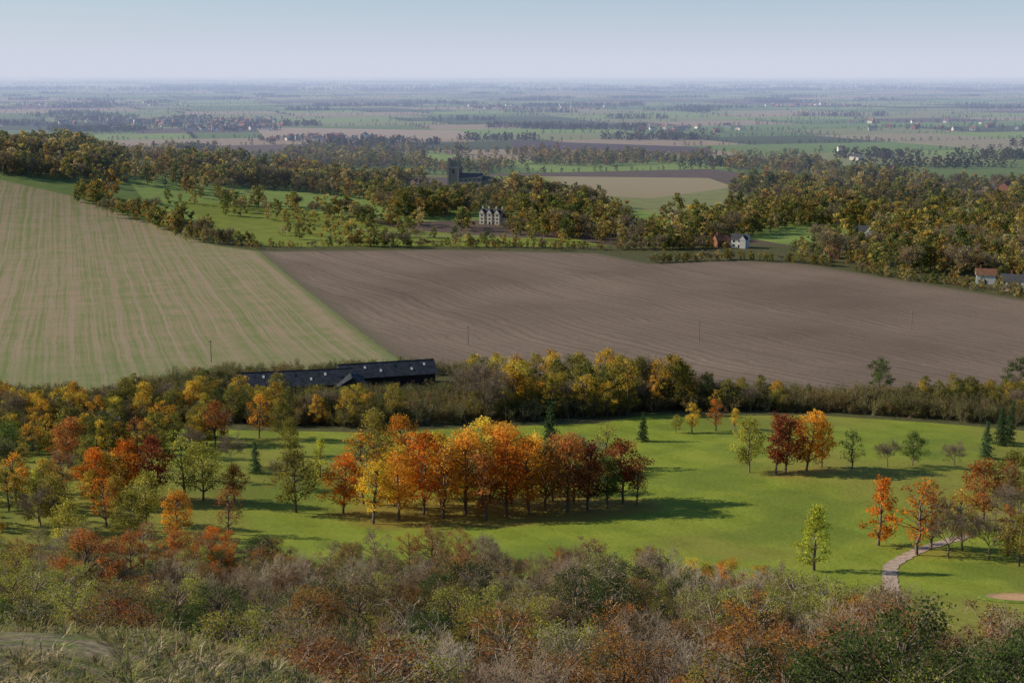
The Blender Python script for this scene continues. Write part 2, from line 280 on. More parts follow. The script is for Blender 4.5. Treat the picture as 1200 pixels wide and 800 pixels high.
def domebare(name,seed,mats,K=60,nl=600):
    # multi-stemmed leafless thorn: stems fan out to points on a domed crown, each ending in a spray of twigs
    rg=np.random.default_rng(seed); segs=[]; stems=[]
    for s_ in range(5):
        a=s_*1.26+rg.normal()*.3; p1=np.array([math.cos(a)*1.1,math.sin(a)*1.1,rg.uniform(3.2,4.6)]); limb(segs,(math.cos(a)*.2,math.sin(a)*.2,-.6),p1,.14,.08,rg,4,.06); stems.append(p1)
    for k_ in range(K):
        u_=rg.uniform(.05,1); ang=k_*2.4+rg.normal()*.4; el=math.asin(u_); rr=rg.uniform(.75,1.1)
        c=np.array([math.cos(ang)*math.cos(el)*2.9*rr,math.sin(ang)*math.cos(el)*2.9*rr,3.6+4.6*u_*rr]); st=stems[int(np.argmin([np.linalg.norm(c-q_) for q_ in stems]))]
        limb(segs,st,c,.05,.018,rg,3,.08); dn=(c-np.array([0,0,2.6])); dn/=np.linalg.norm(dn); dn[2]+=.35; twigs(segs,c,dn,.85,.016,2,rg,3,.45,.2)
        dn2=dn+rg.normal(size=3)*.6; twigs(segs,c*.82+st*.18,dn2,.8,.015,2,rg,3,.5,.2)
    S=np.array(segs); S[:,6:]=np.maximum(S[:,6:],.0095); parts=[(tubes(S),0,None)]
    ci=rg.integers(40,len(S),nl); parts.append((leaves(S[ci,3:6]+rg.normal(size=(nl,3))*.1,.13,rg),1,rg.uniform(0,1,nl)))
    return assemble(name,parts,mats,None)
def conifer(name,seed,mats,nl=3000,w=2.1):
    rg=np.random.default_rng(seed); segs=[]; limb(segs,(0,0,-.6),(0,0,9.8),.2,.02,rg,6,.004); C=[]
    for t in np.linspace(.06,.98,24):
        rad=w*(1-t)**.8*rg.uniform(.75,1.15)+.1
        for b_ in range(8):
            a=rg.uniform(0,6.28); L=rad*rg.uniform(.7,1.1); z=t*9.8; e=np.array([math.cos(a)*L,math.sin(a)*L,z-.25*L]); segs.append((0,0,z,*e,.03,.01))
            nn=max(4,int(nl/192*L/w*2)); u_=rg.uniform(.15,1.05,(nn,1)); C.append(np.array([0,0,z])*(1-u_)+e*u_+rg.normal(size=(nn,3))*np.array([.16,.16,.1])*(1+L*.4))
    C=np.concatenate(C); return assemble(name,[(tubes(segs),0,None),(leaves(C,.28,rg),1,rg.uniform(.1,.9,len(C)))],mats,None)
def bush(name,seed,mats,nl,leaf,stems=9,levels=3,L=1.5,w=1.,sp=.42,tr_=.008):
    rg=np.random.default_rng(seed); segs=[]
    for s_ in range(stems):
        a=rg.uniform(0,6.28); r_=rg.uniform(0,.5)*w; twigs(segs,(math.cos(a)*r_,math.sin(a)*r_,-.5),np.array([math.cos(a)*.45*w,math.sin(a)*.45*w,1.]),L*rg.uniform(.8,1.2),.045,levels,rg,3,sp,.22)
    S=np.array(segs); sc_=5/np.percentile(S[:,5],99); S[:,:6]*=sc_; S[:,6:]=np.maximum(S[:,6:],tr_)
    parts=[(tubes(S),0,None)]
    if nl:
        tip=S[S[:,7]<.02]; tip=tip[tip[:,5]>.8]; ci=rg.integers(0,len(tip),nl); C=tip[ci,3:6]+rg.normal(size=(nl,3))*.17
        cell=np.floor(C/1.1); hsh=np.abs(np.sin(cell@np.array([12.9,78.2,37.7]))*4375.5)%1
        parts.append((leaves(C,leaf,rg),1,np.clip(hsh*.7+rg.uniform(0,.3,nl),0,1)))
    return assemble(name,parts,mats,None)
bark=plain("bark",(.17,.13,.10),var=.35,scale=4); barkg=plain("bark_grey",(.25,.195,.14),var=.3,scale=4); twm=NT("twig")
oi=twm.n("ShaderNodeObjectInfo"); twm.l(twm.ramp(oi.outputs["Random"],[(0,(.36,.27,.18)),(.3,(.46,.37,.27)),(.5,(.28,.18,.11)),(.7,(.20,.15,.10)),(.85,(.54,.46,.34)),(1,(.34,.28,.16))]),twm.b.inputs["Base Color"])
PAL=dict(yg=[(.25,.24,.04),(.32,.27,.05)],yellow=[(.48,.30,.03),(.50,.36,.05)],amber=[(.48,.23,.025),(.42,.16,.02)],orange=[(.45,.14,.015),(.38,.10,.015)],
 rust=[(.24,.09,.025),(.30,.11,.03)],dred=[(.16,.035,.018),(.24,.06,.025)],olive=[(.14,.13,.025),(.20,.15,.03)],green=[(.09,.13,.03),(.12,.15,.035)],dgreen=[(.05,.07,.02),(.075,.095,.025)],
 lime=[(.28,.29,.03),(.33,.30,.04)],pine=[(.035,.06,.022),(.05,.08,.03)],pine2=[(.06,.10,.04),(.07,.11,.05)])
LM={k_:leafmat("leaf_"+k_,v,gain=1.6) for k_,v in PAL.items()}
STK={}
for sh,ns in(('leaf',5),('oval',3),('cone',2),('sparse',3),('wide',2),('fine',4)):
    STK[sh]=[tree("tree_"+sh,sh,100+i*7+len(sh),dict(sparse=1700,wide=4600,fine=(17000,9000,17000,6000)[i%4]).get(sh,3400),.14 if sh=='fine' else .27,26+4*i+(14 if sh=='fine' else 0),[bark,LM['olive']]) for i in range(ns)]
STK['bare']=[baretree("tree_bare",40+i,[barkg,LM['rust']],nl=150) for i in range(3)]
STK['con']=[conifer("tree_con",60+i,[bark,LM['pine']]) for i in range(2)]
NM={'con':'conifer_tree','bare':'bare_winter_tree','dred':'copper_beech_tree','orange':'orange_maple_tree','amber':'amber_maple_tree','yellow':'yellow_birch_tree','yg':'yellow_green_lime_tree',
'lime':'yellow_green_lime_tree','olive':'olive_oak_tree','green':'green_ash_tree','dgreen':'oak_tree','rust':'rust_beech_tree'}
for i,(x,y,h,kd,c) in enumerate(TR):
    me=STK[kd][(i%2)*2 if c=='dgreen' and kd=='fine' else i%len(STK[kd])]; o=bpy.data.objects.new(NM[kd] if kd in NM else NM[c],me); link(o)
    h=h*R.uniform(.9,1.08); o.location=(x,y,float(H(x,y))); s=h/9.8; o.scale=(s*R.uniform(.88,1.2),s*R.uniform(.88,1.2),s); o.rotation_euler=(R.normal()*.03,R.normal()*.03,R.uniform(0,6.28))
    if c!='x': o.material_slots[1].link='OBJECT'; o.material_slots[1].material=LM[c]
# ------------------------------------------------------------------ scattering
def stock(name,meshes):
    c=bpy.data.collections.new(name)
    for i,me in enumerate(meshes): c.objects.link(bpy.data.objects.new("%s_%02d"%(name,i),me))
    return c
def scatter(name,x,y,s,coll,idx=None,sz=None,dz=0):
    N=len(x); z=H(x,y)+dz; me=bpy.data.meshes.new(name); me.vertices.add(N); me.vertices.foreach_set("co",np.stack([x,y,z],-1).astype(np.float32).ravel())
    nn=len(coll.objects); idx=R.integers(0,nn,N) if idx is None else idx
    a=me.attributes.new("idx",'INT','POINT'); a.data.foreach_set("value",np.asarray(idx,np.int32))
    s=np.asarray(s)*np.ones(N); sz=s if sz is None else sz
    a=me.attributes.new("scl",'FLOAT_VECTOR','POINT'); a.data.foreach_set("vector",np.stack([s,s,sz],-1).astype(np.float32).ravel())
    a=me.attributes.new("rot",'FLOAT_VECTOR','POINT'); a.data.foreach_set("vector",np.stack([R.normal(size=N)*.04,R.normal(size=N)*.04,R.uniform(0,6.28,N)],-1).astype(np.float32).ravel())
    o=link(bpy.data.objects.new(name,me)); g_=bpy.data.node_groups.new(name,'GeometryNodeTree')
    g_.interface.new_socket("Geometry",in_out='INPUT',socket_type='NodeSocketGeometry'); g_.interface.new_socket("Geometry",in_out='OUTPUT',socket_type='NodeSocketGeometry')
    nd=g_.nodes; gi=nd.new("NodeGroupInput"); go=nd.new("NodeGroupOutput"); ip=nd.new("GeometryNodeInstanceOnPoints"); ci=nd.new("GeometryNodeCollectionInfo")
    ci.inputs["Collection"].default_value=coll; ci.inputs["Separate Children"].default_value=True; ci.inputs["Reset Children"].default_value=True
    def at(nm,ty):
        a=nd.new("GeometryNodeInputNamedAttribute"); a.data_type=ty; a.inputs["Name"].default_value=nm; return [q for q in a.outputs if q.enabled][0]
    L=g_.links.new; L(gi.outputs[0],ip.inputs["Points"]); L(ci.outputs[0],ip.inputs["Instance"]); ip.inputs["Pick Instance"].default_value=True
    L(at("idx",'INT'),ip.inputs["Instance Index"]); L(at("rot",'FLOAT_VECTOR'),ip.inputs["Rotation"]); L(at("scl",'FLOAT_VECTOR'),ip.inputs["Scale"]); L(ip.outputs[0],go.inputs[0])
    md=o.modifiers.new("scatter",'NODES'); md.node_group=g_; return o
def fill(P,sp,rng=R,jit=.45):
    P_=np.array(P); x,y=np.meshgrid(np.arange(P_[:,0].min(),P_[:,0].max(),sp),np.arange(P_[:,1].min(),P_[:,1].max(),sp)); x=x.ravel();y=y.ravel()
    x=x+rng.uniform(-jit,jit,len(x))*sp; y=y+rng.uniform(-jit,jit,len(y))*sp; k_=inpoly(x,y,P); return x[k_],y[k_]
def line(P,sp,w=0):
    xs_=[];ys_=[]
    for (a,b),(c,d_) in zip(P[:-1],P[1:]):
        n_=max(1,int(math.hypot(c-a,d_-b)/sp)); t=(np.arange(n_)+R.uniform(0,1,n_))/n_; xs_.append(a+(c-a)*t+R.normal(size=n_)*w); ys_.append(b+(d_-b)*t+R.normal(size=n_)*w)
    return np.concatenate(xs_),np.concatenate(ys_)
def nz(x,y,s,ph=0): return .5+.25*(np.sin(x/s+1.3*np.sin(y/s*.7+ph))+np.sin(y/s*.8+1.7*np.sin(x/s*.6+2*ph)+ph))
WP=[(.05,.07,.025),(.10,.115,.03),(.20,.17,.04),(.06,.08,.028),(.15,.14,.04),(.09,.105,.035),(.24,.14,.035),(.08,.10,.03),(.18,.12,.04),(.15,.085,.04),(.31,.20,.04),(.10,.11,.04),(.34,.25,.06),(.20,.16,.10)]
woodm=leafmat("leaf_wood",WP,gain=1.9); hedm=leafmat("leaf_hedge",[(.05,.065,.022),(.09,.09,.03),(.13,.12,.035),(.08,.09,.03),(.20,.13,.035),(.11,.08,.035)],gain=1.6)
beltm=leafmat("leaf_belt",[(.05,.065,.02),(.18,.15,.03),(.11,.12,.03),(.36,.23,.03),(.20,.16,.035),(.09,.10,.025),(.42,.20,.025),(.32,.27,.04)],gain=1.75)
distm=leafmat("leaf_distant",[(.05,.06,.03),(.10,.10,.04),(.07,.08,.035),(.17,.13,.055),(.09,.095,.04)],gain=1.4)
far_=stock("woodland_tree",[tree("wt",['leaf','oval','leaf','wide'][i%4],300+i,560,.7,13,[bark,woodm],tw=False,base=1.4) for i in range(8)]+[baretree("wtb",77,[barkg,woodm],nl=250,leaf=.5)])
dist_=stock("distant_tree",[tree("dt",['leaf','wide'][i%2],400+i,110,1.7,7,[bark,distm],tw=False,base=.8) for i in range(5)])
belt_=stock("belt_tree",[tree("bt",['leaf','oval','leaf','sparse','wide'][i%5],500+i,2800,.31,24,[bark,beltm],base=1.3) for i in range(6)]+[baretree("btb",78,[barkg,beltm],nl=300)])
shr_=stock("hedge_shrub",[bush("hs",600+i,[twm.m,hedm],2600,.2,stems=9,levels=2,w=1.3) for i in range(4)])
def ex(x,y,c):
    k_=np.ones(len(x),bool)
    for (a,b,ra,rb) in c: k_&=~((np.abs(x-a)<ra)&(np.abs(y-b)<rb))
    return x[k_],y[k_]
HS=[(225,893,9,24),(139,856,10,14),(183,797,7,10),(237,655,14,16),(422,1592,10,12),(326,1104,7,8),(265,824,6,7),(-14,985,13,42),(-42,1236,24,30),(300,954,6,7),(200,1174,7,8),(250,754,7,8)]
def wood(name,P,sp,lo,hi,coll,keep=0.,s=60,lowf=None):
    x,y=fill(P,sp); k_=nz(x,y,s,len(name))>keep; x,y=ex(x[k_],y[k_],HS); h=R.uniform(lo,hi,len(x))*(.7+.6*nz(x,y,17,3))
    if lowf is not None: h=np.where(lowf(x,y),np.minimum(h,11),h)
    scatter(name,x,y,h/9.8,coll)
wood("hilltop_woodland",W1,8,9,20,far_); wood("church_woodland",W4,8.5,9,18,far_,.2,36,lambda x,y:(x>-90)&(x<0)&(y>1080)&(y<1250)); wood("village_woodland",W5,9.5,6,18,far_,.33,34)
wood("plain_woodland",W7,12,8,15,far_,.48,45); wood("copse_woodland",W8,12,8,15,far_,.48,45)
wood("park_scattered_trees",Z['park'],20,7,14,far_,.5,30); wood("slope_copse",[(-400,1110),(-250,1100),(-190,1300),(-230,1560),(-400,1560)],15,7,16,far_,.42,40)
x,y=line([(-322,1060),(-290,1012),(-241,958),(-212,908),(-178,862)],3.2,6); scatter("field_hedgerow_trees",x,y,R.uniform(6,16,len(x))*(.6+.9*nz(x,y,13,4))/9.8,far_)
x,y=line([(-181,862),(-148,850),(-100,861),(-41,865),(22,855),(64,848),(100,853),(128,864)],1.5,4); scatter("field_edge_hedgerow",x,y,R.uniform(2.5,8,len(x))*(.6+1.1*nz(x,y,14,2)**2)/9.8,far_)
x,y=line([(75,779),(125,797),(160,781),(172,760)],1.6,2); scatter("clipped_hedgerow",x,y,R.uniform(3.5,6.5,len(x))/9.8,far_)
x,y=line([(180,740),(206,696),(238,636),(275,550)],2.2,2.5); scatter("lane_hedgerow",x,y,R.uniform(2,8,len(x))/9.8,far_)
x,y=line([(-250,1075),(-175,1085),(-116,1048),(-74,975)],5,9); scatter("park_trees",x,y,R.uniform(7,15,len(x))/9.8,far_)
BP=[(-220,345),(-117,338),(-86,356),(-36,346),(22,358),(36,370),(81,369),(127,349),(240,346),(240,395),(160,398),(105,388),(50,390),(0,398),(-38,392),(-85,388),(-110,372),(-220,372)]
x,y=fill(BP,3.1); scatter("hedge_belt",x,y,R.uniform(2.6,5.6,len(x))/5,shr_)
x,y=fill(BP,5.8); k_=nz(x,y,22,1)>np.where(x>60,.52,.34); x=x[k_];y=y[k_]; k_=~((x>-82)&(x<-30)&(y>362)&(R.uniform(size=len(x))>.35)); x=x[k_];y=y[k_]
hgt=np.where(x>60,R.uniform(5,9.5,len(x)),np.where(np.abs(x)<28,R.uniform(8,16,len(x)),R.uniform(6,10.5,len(x)))); hgt=np.where((x>22)&(x<50),R.uniform(9,16,len(x)),hgt)
scatter("tree_belt",x,y,hgt/9.8,belt_)
x,y=fill([(-210,372),(-110,376),(-60,432),(-20,440),(0,402),(50,392),(50,400),(5,424),(-30,450),(-100,438),(-112,400),(-210,384)],3.6); x,y=ex(x,y,[(-52,408,34,21)]); scatter("barn_hedgerow",x,y,R.uniform(2,5,len(x))/5,shr_)
x,y=fill([(-160,300),(-75,318),(-66,336),(-110,338),(-160,325)],5.5); scatter("orchard_trees",x,y,R.uniform(5,10,len(x))/9.8,belt_)
x,y=fill([(-140,215),(-78,225),(-66,255),(-90,292),(-150,290)],9.5); scatter("slope_trees",x,y,R.uniform(6,10,len(x))/9.8,belt_)
px,py=[],[]
def vis(x,y): return (np.abs(x)<.46*y+150)&(y>1560)&(y<9500)
for r in range(2,40):
    u=np.arange(-6000,9000,9.)+R.uniform(-3,3); a,b=inv(u,np.full_like(u,r*HH)); k_=vis(a,b)&(nz(u,u*.3+r*90,70,r)>.25)&(R.uniform(size=len(u))<.8); px.append(a[k_]);py.append(b[k_])
    of=((r*.618)%1)*400; w_=260+((r*.377)%1)*220
    for c in range(-30,45):
        v=np.arange(r*HH,(r+1)*HH,10.); a,b=inv(np.full_like(v,c*w_-of),v); k_=vis(a,b)&(R.uniform(size=len(v))<.7)
        if R.uniform()<.65: px.append(a[k_]);py.append(b[k_])
px=np.concatenate(px);py=np.concatenate(py); k_=~(inpoly(px,py,Z['tan1'])|inpoly(px,py,Z['dark1'])); px=px[k_];py=py[k_]
scatter("distant_hedgerows",px+R.normal(size=len(px))*2,py+R.normal(size=len(px))*2,R.uniform(2,8,len(px))/9.8,dist_)
px,py=[],[]
for i in range(90):
    cy=R.uniform(1700,9000); cx_=R.uniform(-.42,.42)*cy; rx=R.uniform(40,150); ry=R.uniform(15,50); nn=int(rx*ry/45); a=R.uniform(0,6.28,nn); q_=np.sqrt(R.uniform(0,1,nn)); px.append(cx_+rx*q_*np.cos(a)); py.append(cy+ry*q_*np.sin(a))
px=np.concatenate(px);py=np.concatenate(py); k_=~(inpoly(px,py,Z['tan1'])|inpoly(px,py,Z['dark1'])|inpoly(px,py,Z['park2'])); px=px[k_];py=py[k_]; scatter("distant_copses",px,py,R.uniform(7,14,len(px))/9.8,dist_)
px,py=[],[]
for i in range(240):
    cy=9000*math.exp(R.uniform(0,1.2)); cx_=R.uniform(-.42,.42)*cy; rx=R.uniform(100,700); ry=R.uniform(30,120); nn=90; px.append(cx_+R.uniform(-rx,rx,nn)); py.append(cy+R.uniform(-ry,ry,nn))
px=np.concatenate(px);py=np.concatenate(py); scatter("horizon_woods",px,py,R.uniform(12,22,len(px))/9.8,dist_)
# ------------------------------------------------------------------ thicket on the scarp
thm=leafmat("leaf_thicket",[(.08,.10,.03),(.17,.16,.035),(.21,.13,.035),(.06,.07,.02),(.20,.19,.04),(.26,.10,.03),(.10,.09,.03),(.19,.10,.035),(.14,.13,.03),(.11,.12,.035)],gain=1.5); thr=leafmat("leaf_thicket_rust",[(.32,.11,.025),(.19,.08,.03),(.36,.15,.03),(.16,.09,.04)],gain=1.3); thg=leafmat("leaf_thicket_green",[(.04,.06,.018),(.08,.11,.025)],gain=1.3); thy=leafmat("leaf_thicket_yellow",[(.26,.25,.04),(.20,.20,.04)],gain=1.5)
bb=[domebare("b",700+i,[twm.m,thm],K=50+8*i,nl=(500,1500,300,2500)[i]) for i in range(4)]
bl=[tree("b",'fine',720+i,(15000,8000,5000,11000)[i],.13,44,[twm.m,thm],tw=12) for i in range(4)]
br=[tree("b",'fine',740+i,(8000,12000)[i],.13,42,[twm.m,thr],tw=12) for i in range(2)]
bg=[tree("b",'fine',760+i,16000,.13,46,[twm.m,thg],tw=6) for i in range(2)]
by=[tree("b",'fine',780+i,(11000,7000)[i],.13,42,[twm.m,thy],tw=9) for i in range(2)]
th_=stock("thicket_bush",bb+bl+br+bg+by)
TP=[(-130,30),(-20,32),(-12,30),(-8,29),(-5,27),(-2,22),(2,14),(60,10),(120,120),(95,125),(56,133),(42,148),(33,166),(20,188),(0,203),(-40,206),(-130,206)]
def tfill(P,sp):
    x,y=fill(P,sp); k_=np.abs(x)<.5*y+14; return x[k_],y[k_]
xa,ya=tfill(TP,4.6); k_=ya>50; xa=xa[k_];ya=ya[k_]; xb,yb=tfill(TP,2.7); k_=(yb<=50)&(yb>34); xb=xb[k_];yb=yb[k_]; xc,yc=tfill(TP,1.5); k_=(yc<=34); xc=xc[k_]; yc=yc[k_]
x=np.concatenate([xa,xb,xc]); y=np.concatenate([ya,yb,yc]); N=len(x); r=R.uniform(size=N); n1=nz(x,y,11,2); n2=nz(x,y,16,5)
idx=np.where(n1+R.normal(size=N)*.25>.48,R.integers(0,4,N),R.integers(4,8,N))
idx=np.where((n2>.72)&(r<.45),R.integers(8,10,N),idx); idx=np.where((n2<.28)&(r<.5),R.integers(10,12,N),idx); idx=np.where(r>.94,R.integers(12,14,N),idx)
idx=np.where((y>180)&(x<-40)&(x>-80)&(r<.7),R.integers(8,10,N),idx); idx=np.where((x<-.30*y)&(y>110)&(y<170)&(r<.6),R.integers(12,14,N),idx)
idx=np.where((x>.2*y)&(y<85)&(r<.9),R.integers(10,12,N),idx); idx=np.where((x>.16*y)&(x<.26*y)&(y>110)&(y<150)&(r<.5),R.integers(12,14,N),idx)
h=np.interp(y,[12,20,26,32,40,60,80,100,150,206],[.3,.4,.6,1.4,4.2,7.8,8.8,9.4,9.4,8.4])*R.uniform(.45,1.12,N); h=np.where((x>38)&(y>100),h*.6,h); h=np.where(y>165,h*.88,h)
scatter("hillside_thicket",x,y,h/9.2*R.uniform(.9,1.15,N),th_,idx,sz=h/9.2)
def tuft(name,seed,m_):
    rg=np.random.default_rng(seed); co=[];nb_=40
    for i in range(nb_):
        a=rg.uniform(0,6.28); r_=rg.uniform(0,.12); p=np.array([math.cos(a)*r_,math.sin(a)*r_,-.02]); dr=np.array([math.cos(a),math.sin(a),0])*rg.uniform(.06,.2); h_=rg.uniform(.03,.12)*(2.6 if i%13==0 else 1); s_=np.array([-math.sin(a),math.cos(a),0])*.007
        mid=p+dr*.4+np.array([0,0,h_*.6]); tip=p+dr+np.array([0,0,h_*.8]); co.append([p-s_,p+s_,mid+s_*.8,mid-s_*.8]); co.append([mid-s_*.8,mid+s_*.8,tip+s_*.2,tip-s_*.2])
    V_=np.array(co).reshape(-1,3); return assemble(name,[((V_,np.arange(len(V_)).reshape(-1,4)),0,rg.uniform(0,1,nb_*2))],[m_],None)
grm=leafmat("grass_blades",[(.50,.38,.22),(.34,.26,.13),(.14,.18,.03),(.52,.41,.26),(.40,.30,.17),(.17,.20,.04),(.36,.25,.13)],.3)
gr_=stock("grass_tuft",[tuft("t",i,grm) for i in range(5)])
x,y=fill([(-30,5),(6,5),(4,11),(1,14),(-1,20),(-4,26),(-8,29),(-12,31),(-20,34),(-34,34)],.27,jit=.6); k_=(np.abs(x)<.5*y+4)&(nz(x,y,.8,3)+R.normal(size=len(x))*.15>.40); x=x[k_];y=y[k_]; scatter("hillside_grass",x,y,R.uniform(.5,1.4,len(x)),gr_)
# ------------------------------------------------------------------ buildings
def box(name,par,c,s,mat,rz=0,bev=0):
    x,y,z=s[0]/2,s[1]/2,s[2]/2; v=[(-x,-y,-z),(x,-y,-z),(x,y,-z),(-x,y,-z),(-x,-y,z),(x,-y,z),(x,y,z),(-x,y,z)]
    me=bpy.data.meshes.new(name); me.from_pydata(v,[],[(0,3,2,1),(4,5,6,7),(0,1,5,4),(1,2,6,5),(2,3,7,6),(3,0,4,7)]); me.materials.append(mat)
    o=link(bpy.data.objects.new(name,me)); o.parent=par; o.location=c; o.rotation_euler=(0,0,rz); return o
def gable(name,par,c,w,d_,h,mat,rz=0,ov=.4,th=None,wall=None):
    x,y=w/2+ov,d_/2+ov; v=[(-x,-y,0),(x,-y,0),(x,y,0),(-x,y,0),(-x,0,h),(x,0,h)]
    me=bpy.data.meshes.new(name); me.from_pydata(v,[],[(0,1,5,4),(2,3,4,5),(0,4,3),(1,2,5),(0,3,2,1)]); me.materials.append(mat)
    if wall: me.materials.append(wall); me.polygons[2].material_index=1; me.polygons[3].material_index=1
    o=link(bpy.data.objects.new(name,me)); o.parent=par; o.location=c; o.rotation_euler=(0,0,rz); return o
def empty(name,x,y,rz=0,dz=0):
    e=link(bpy.data.objects.new(name,None)); e.location=(x,y,float(H(x,y))+dz); e.rotation_euler=(0,0,rz); return e
white=plain("white_render",(.70,.67,.6),var=.06); cream=plain("cream_stone",(.6,.55,.45),var=.12); flint=plain("flint_stone",(.22,.20,.165),var=.25,scale=2); brick=plain("red_brick",(.24,.11,.07),var=.2)
tile=plain("clay_tile",(.20,.10,.06),var=.25); slate=plain("slate_roof",(.075,.075,.08),var=.2); glass=plain("window_glass",(.03,.035,.04),rough=.15,var=.1); dark=plain("dark_timber",(.035,.03,.028),var=.2); bslate=plain("barn_slate",(.045,.05,.06),var=.35,scale=.8)
def house(name,x,y,rz,w,d_,h,rh,wm,rm,wing=True,ch=1,st=2):
    e=empty(name,x,y,rz); box("walls",e,(0,0,h/2-.5),(w,d_,h+1),wm); gable("roof",e,(0,0,h),w,d_,rh,rm,wall=wm)
    if wing:
        box("wing_walls",e,(w*.28,-d_/2-1.5,h/2-.5),(d_*.6,3,h+.99),wm); gable("wing_roof",e,(w*.28,-d_*.25-1.2,h+.01),d_*.5+3,d_*.6,rh*.8,rm,rz=math.pi/2,wall=wm)
    for i in range(ch): box("chimney_%d"%i,e,((i-.5)*w*.55 if ch>1 else -w*.3,.4,h+rh+.3),(.9,.9,1.8+rh*.3),brick)
    nwin=max(2,int(w/3.2))
    for s_ in range(st):
        for i in range(nwin):
            xx_=-w/2+(i+.5)*w/nwin
            if wing and abs(xx_-w*.28)<d_*.3+.6: continue
            z_=1.4+s_*2.6
            if z_+.6>h: continue
            if s_==0 and i==nwin//2 and not wing: continue
            box("window_%d_%d"%(s_,i),e,(xx_,-d_/2-.03,z_),(1.1,.1,1.2),glass)
    box("door",e,(-w*.02,-d_/2-.04,1.0),(1.,.12,2.),dark); return e
ch=empty("church",-50,1250,-.25)
box("tower",ch,(0,0,11.5),(9,9,25),flint); 
for i,(a,b) in enumerate(((-4.4,-4.4),(4.4,-4.4),(-4.4,4.4),(4.4,4.4))): box("buttress_%d"%i,ch,(a,b,9),(1.6,1.6,20.5),flint)
box("stair_turret",ch,(-3.8,-3.8,23.5),(2.4,2.4,7),flint); box("string_course",ch,(0,0,19),(9.4,9.4,.4),cream)
for i in range(5):
    for j,sg in enumerate((-1,1)):
        box("merlon_x%d_%d"%(i,j),ch,(-3.8+i*1.9,sg*4.25,24.6),(1.,.5,1.2),flint)
        if 0<i<4: box("merlon_y%d_%d"%(i,j),ch,(sg*4.25,-3.8+i*1.9,24.6),(.5,1.,1.2),flint)
for j,sg in enumerate((-1,1)):
    box("belfry_window_x%d"%j,ch,(sg*4.52,0,15.5),(.1,1.8,3.4),dark); box("belfry_window_y%d"%j,ch,(0,sg*4.52,15.5),(1.8,.1,3.4),dark)
box("nave",ch,(15,0,4.5),(21,9,11),flint); gable("nave_roof",ch,(15,0,10),20.5,9,4,slate,wall=flint); box("chancel",ch,(30,0,3.5),(9,7,9),flint); gable("chancel_roof",ch,(30.2,0,8),9,7,3.4,slate,wall=flint)
box("aisle",ch,(15,-6.5,2.5),(20,4,7),flint)
for i in range(5): box("nave_window_%d"%i,ch,(7+i*4,-8.53,3.2),(1.4,.1,2.4),dark); box("clerestory_%d"%i,ch,(7+i*4,-4.53,8.2),(1.2,.1,1.2),dark)
mn=empty("manor_house",-14,1012,-.42); mn.scale=(.85,.85,.85); box("main_walls",mn,(0,0,4),(20,9,10),cream); gable("main_roof",mn,(0,0,9),20,9,3.6,slate,wall=cream)
for i,xx_ in enumerate((-7,0,7)):
    box("bay_%d"%i,mn,(xx_,-5.2,4),(4.4,1.6,10.02),cream); gable("bay_gable_%d"%i,mn,(xx_,-3.2,9.02),5.6,4.4,3.2,slate,rz=math.pi/2,wall=cream)
    for s_ in range(3): box("bay_window_%d_%d"%(i,s_),mn,(xx_,-6.03,1.7+s_*2.9),(1.4,.12,1.2),glass)
for i,xx_ in enumerate((-3.5,3.5)):
    for s_ in range(3): box("window_%d_%d"%(i,s_),mn,(xx_,-4.53,1.7+s_*2.9),(.9,.12,1.1),glass)
for i,xx_ in enumerate((-9,-3.4,3.4,9)): box("chimney_%d"%i,mn,(xx_,.8,12.6),(1.2,1.2,3.6),cream)
box("door",mn,(0,-6.05,.2),(1.3,.16,2.2),dark); box("service_wing",mn,(13.5,1,2.5),(7,7,7),cream); gable("service_roof",mn,(13.5,1,6),7,7,2.6,slate,wall=cream)
house("white_cottage",225,905,-.35,12,7,5.5,4,white,slate,True,2); house("white_cottage",243,893,-.3,8,6,4.5,3,white,slate,False,1)
house("white_cottage",139,862,-.4,10,6,5,3.4,white,slate,True,1); house("brick_house",128,866,.3,8,6,4,3.2,brick,tile,False,1)
house("brick_house",183,805,-.3,7,6,4.5,3.4,brick,tile,True,2); house("long_white_house",240,661,-.4,20,7,5,3,white,slate,True,2); house("white_cottage",232,690,-.3,9,6,4.5,3,white,tile,False,1)
house("brick_house",422,1600,.2,13,8,5,4,brick,tile,True,2); house("brick_house",326,1110,.4,11,7,4.5,4,brick,tile,True,2); house("brick_house",265,830,-.2,9,6,4.5,3.4,brick,tile,False,1)
house("brick_house",300,960,.1,10,6,4.5,3.4,brick,tile,True,1); house("white_cottage",200,1180,-.3,10,7,4.5,3.4,white,tile,True,1); house("farm_barn",250,760,-.4,14,8,3.5,3.2,dark,slate,False,0,1)
